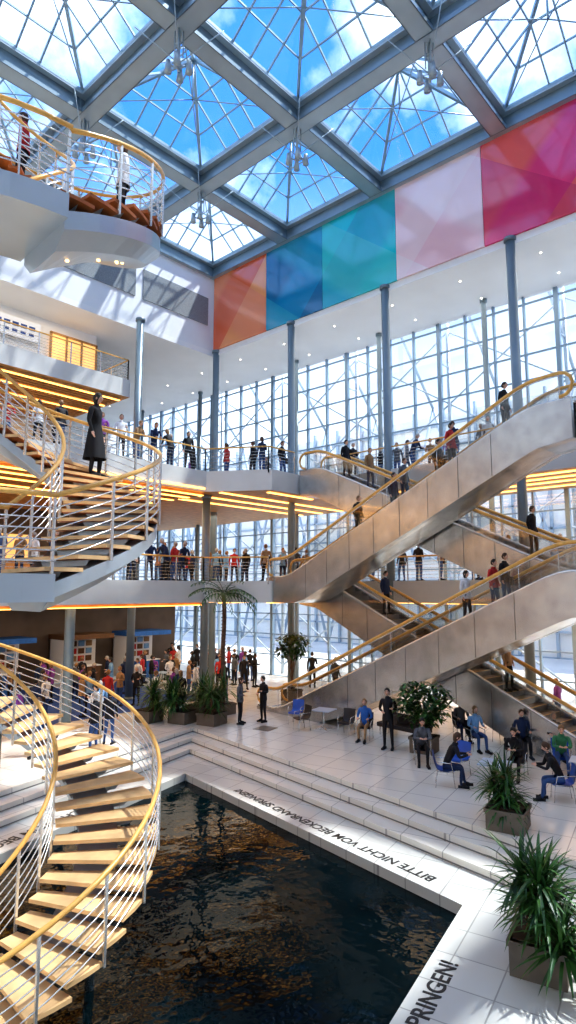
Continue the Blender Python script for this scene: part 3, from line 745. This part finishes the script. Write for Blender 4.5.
def stairp(k,ph,r,face,**kw):
    a0=-45 if k else -81; da=(226-a0)/round((226-a0)/9); i=math.floor((ph-a0)/da); z=helz(k)(a0+(i+.5)*da)
    x,y,_=H(a0+(i+.5)*da,r,0); return person(x,y,z,face=face,**kw)
stairp(1,62,2.4,305,pose='stand',top='black',bot='black',hair=0,lh=True,coat=True,name='woman_in_black_coat',s=.96)
stairp(2,33,2.2,150,pose='stand',top='white',bot='black',hair=1,name='woman_on_stair',lh=True)
stairp(2,100,2.1,150,pose='stand',top='red',bot='black',hair=1,name='woman_on_stair',lh=True)

# ---------------------------------------------------------------- plants
LEAF=mat('leaf_green',(.05,.14,.03),.4,var=(3,.4)); LEAF2=mat('leaf_dark',(.02,.07,.02),.4,var=(3,.4)); BARK=mat('bark',(.14,.08,.05),.8,var=(8,.3)); POT=mat('planter_concrete',(.16,.13,.10),.7,var=(4,.12)); SOIL=mat('soil',(.05,.03,.02),.9,var=(10,.3))
def blade(mb,base,az,el,L,w,droop,m=0,n=6):
    d=V(math.cos(az)*math.cos(el),math.sin(az)*math.cos(el),math.sin(el)); side=V(-math.sin(az),math.cos(az),0); p=Vector(base); vs=[]
    for i in range(n+1):
        t=i/n; ww=w*(math.sin(math.pi*min(1,.18+t*.82))**.8 if t<1 else 0)+.001
        c=V(0,0,-.15*ww); vs+=[p-side*ww/2,p+c,p+side*ww/2]; d=(d+V(0,0,-droop/n)).normalized(); p=p+d*L/n
    fs=[]
    for i in range(n):
        for k in range(2): fs.append((i*3+k,i*3+k+1,i*3+k+4,i*3+k+3))
    mb.add(vs,fs,m,True)
def planter_box(e,w,d,h):
    mb=MB(); 
    mb.box((-w/2,-d/2,0),(w/2,d/2,h),0); mb.box((-w/2-.03,-d/2-.03,h-.08),(w/2+.03,d/2+.03,h),0); mb.box((-w/2+.05,-d/2+.05,h),(w/2-.05,d/2-.05,h+.02),1)
    mb.obj('planter',[POT,SOIL],e)
def yucca(name,x,y,z,w=.8,h=.5,stems=5,L=.8,rot=.2,hh=1.2,nb=56):
    e=empty(name,(x,y,z),rot); planter_box(e,w,w,h); tr_=MB(); lf=MB()
    for s in range(stems):
        bx,by=random.uniform(-w*.35,w*.35),random.uniform(-w*.35,w*.35); H_=h+random.uniform(.1,1)*hh; tx,ty=bx*1.5+random.uniform(-.1,.1),by*1.5
        tr_.path([(bx,by,h),((bx+tx)/2,(by+ty)/2,(h+H_)/2),(tx,ty,H_)],[.04,.035,.03],7)
        for i in range(nb):
            blade(lf,(tx,ty,H_-random.uniform(0,.3)),random.uniform(0,6.28),random.uniform(-.2,1.45),L*random.uniform(.7,1.1),.05,random.uniform(.5,1.5),0 if i%3 else 1)
    tr_.obj('stems',[BARK],e); lf.obj('leaves',[LEAF,LEAF2],e)
def palm(name,x,y,z,H_=4.2,n=18,L=1.8):
    e=empty(name,(x,y,z)); planter_box(e,.8,.8,.45); tb=MB(); pts=[(.04*math.sin(i),0,.4+(H_-.4)*i/10) for i in range(11)]; tb.path(pts,[.11-.003*i for i in range(11)],10)
    for i in range(30): tb.path([(0,0,.5+i*(H_-.6)/30),(0,0,.53+i*(H_-.6)/30)],[.115,.10],8)
    tb.obj('trunk',[BARK],e); lf=MB()
    for i in range(n):
        az=i*2.4; el=random.uniform(.1,1.1); p=V(0,0,H_); d=V(math.cos(az)*math.cos(el),math.sin(az)*math.cos(el),math.sin(el)); pts=[p.copy()]
        for k in range(9):
            d=(d+V(0,0,-.16)).normalized(); p=p+d*L/9; pts.append(p.copy())
            for s in (1,-1): blade(lf,p,az+s*1.0,d.z-.1,.42*(1-k/14),.045,.9,0,3)
        lf.path(pts,.014,5,1)
    lf.obj('fronds',[LEAF,LEAF2],e)
def ficus(name,x,y,z,h=1.9,rad=.9,n=700):
    e=empty(name,(x,y,z),.2); planter_box(e,.75,.75,.5); tb=MB(); lf=MB(); tb.path([(0,0,.45),(.03,0,1),(0,.03,h-.3)],[.05,.04,.03],8)
    for i in range(9):
        a=i*2.4; tb.path([(0,0,.8+i*.08),(math.cos(a)*rad*.4,math.sin(a)*rad*.4,h-.2),(math.cos(a)*rad*.7,math.sin(a)*rad*.7,h+.1)],[.02,.014,.008],5)
    for i in range(n):
        q=V(random.gauss(0,1),random.gauss(0,1),random.gauss(0,1)).normalized()*random.uniform(.45,1); p=V(q.x*rad,q.y*rad,h+q.z*rad*.8)
        blade(lf,p,random.uniform(0,6.28),random.uniform(-.6,.6),.26,.11,.6,i%2,2)
    tb.obj('trunk',[BARK],e); lf.obj('leaves',[LEAF,LEAF2],e)
yucca('potted_yucca',16.1,20.1,0,.85,.45,6,.95,hh=1.0); yucca('potted_yucca',16.65,19.0,0,.85,.45,6,.95,hh=1.1); yucca('potted_yucca',15.3,21.3,0,.85,.45,5,.9,hh=.9); yucca('potted_yucca',17.3,20.6,0,.85,.45,5,.9,hh=1.0)
palm('potted_palm',18.3,20.2,0,5.0,22,1.6)
ficus('potted_ficus',18.5,10.7,0,1.55,.95,800); ficus('potted_ficus',22.6,20.1,0,2.6,.85,600)
yucca('potted_yucca',14.0,6.05,0,.8,.45,5,.72,hh=.75,nb=60); yucca('potted_yucca',10.15,3.95,Z,.8,.5,7,.80,hh=1.05,nb=64)
e=empty('bookshelf',(7.5,33.45,0.012)); mb=MB(); bk=MB()
for z in (.1,.6,1.1,1.6,2.1): mb.box((-7,-.35,z),(1.5,0,z+.04))
for x in range(-7,2,2): mb.box((x-.03,-.35,0),(x+.03,0,2.4))
mb.obj('shelves',[SLATW],e)
for z in (.14,.64,1.14,1.64):
    x=-6.9
    while x<1.4:
        w_=random.uniform(.05,.16); bk.box((x,-.3,z),(x+w_*.9,-.05,z+random.uniform(.25,.42)),random.randrange(6)); x+=w_
bk.obj('books',[CL['red'],CL['white'],CL['blue'],CL['tan'],CL['green'],CL['lblue']],e)
mb=MB(); mb.box((-6,23.5,0.0),(20.5,33.45,.012)); mb.obj('shop_carpet',[BLUEC])
for z,xx in ((L1,(9,16)),(L2,(10,16))):
    e=empty('bar_counter',(0,0,z)); mb=MB(); mb.box((xx[0],30.5,0),(xx[1],31.3,1.05)); mb.box((xx[0]-.1,30.4,1.05),(xx[1]+.1,31.4,1.12)); mb.obj('body',[SLATW],e)
    mb=MB(); mb.box((xx[0],33.3,1.3),(xx[1],33.48,2.6)); mb.obj('back_lit_display',[ROOM],e)

# ---------------------------------------------------------------- lights
def area(x,y,z,sx,sy,power,col=(1,.82,.6),rot=(0,0,0)):
    l=bpy.data.lights.new('added_fill_light','AREA'); l.shape='RECTANGLE'; l.size=sx; l.size_y=sy; l.energy=power; l.color=col  # fill light added below slabs and ceilings to brighten the shade, no fitting
    o=bpy.data.objects.new('added_fill_light',l); COL.objects.link(o); o.location=(x,y,z); o.rotation_euler=rot
for z in (L1-1.15,L2-1.15):
    area(8,27,z,18,7,300,(1,.84,.64)); area(22,27,z,8,8,200,(1,.86,.68)); area(26,8,z,3,22,200,(1,.86,.68))
area(8,30,L3-1.10,16,5,240,(1,.8,.58)); area(8,28.3,TOP-.4,16,2,120)
area(26,10,TOP-.4,4,30,320,(1,.98,.95))
s=bpy.data.lights.new('sun','SUN'); s.energy=5; s.angle=math.radians(1.5); s.color=(1,.96,.89); so=bpy.data.objects.new('sun',s); COL.objects.link(so)
so.rotation_euler=Vector((-.42,.30,-1)).to_track_quat('-Z','Y').to_euler()
w=bpy.data.worlds.new('sky'); SC.world=w; w.use_nodes=True; nt=w.node_tree; bg=nt.nodes['Background']
tc=nt.nodes.new('ShaderNodeTexCoord'); n=nt.nodes.new('ShaderNodeTexNoise'); n.inputs['Scale'].default_value=3.4; n.inputs['Detail'].default_value=7; n.inputs['Roughness'].default_value=.58
r=nt.nodes.new('ShaderNodeValToRGB'); r.color_ramp.elements[0].position=.45; r.color_ramp.elements[1].position=.62
r.color_ramp.elements[0].color=(.05,.21,.66,1); r.color_ramp.elements[1].color=(.80,.88,.97,1)
nt.links.new(tc.outputs['Generated'],n.inputs['Vector']); nt.links.new(n.outputs['Fac'],r.inputs['Fac'])
sp=nt.nodes.new('ShaderNodeSeparateXYZ'); nt.links.new(tc.outputs['Generated'],sp.inputs[0])
hz=nt.nodes.new('ShaderNodeMapRange'); hz.inputs['From Min'].default_value=.18; hz.inputs['From Max'].default_value=.60; hz.inputs['To Min'].default_value=.85; hz.inputs['To Max'].default_value=0.0
nt.links.new(sp.outputs['Z'],hz.inputs['Value'])
mx=nt.nodes.new('ShaderNodeMixRGB'); mx.inputs[2].default_value=(.72,.83,.95,1); nt.links.new(hz.outputs[0],mx.inputs[0]); nt.links.new(r.outputs['Color'],mx.inputs[1])
nt.links.new(mx.outputs[0],bg.inputs['Color']); bg.inputs['Strength'].default_value=1.6
SC.view_settings.view_transform='Standard'
SC.view_settings.exposure=.5
for lk in ('Medium High Contrast','Standard - Medium High Contrast'):
    try: SC.view_settings.look=lk; break
    except Exception: pass
# ---------------------------------------------------------------- camera
cam=bpy.data.cameras.new('camera'); co=bpy.data.objects.new('camera',cam); COL.objects.link(co); SC.camera=co
cam.sensor_width=36; cam.sensor_fit='AUTO'; cam.lens=620/1024*36; cam.clip_end=600
co.location=(0,0,5.2)
pt=math.atan(78/620); hdg=math.radians(42)
co.rotation_euler=(math.pi/2+pt,0,hdg-math.pi/2)
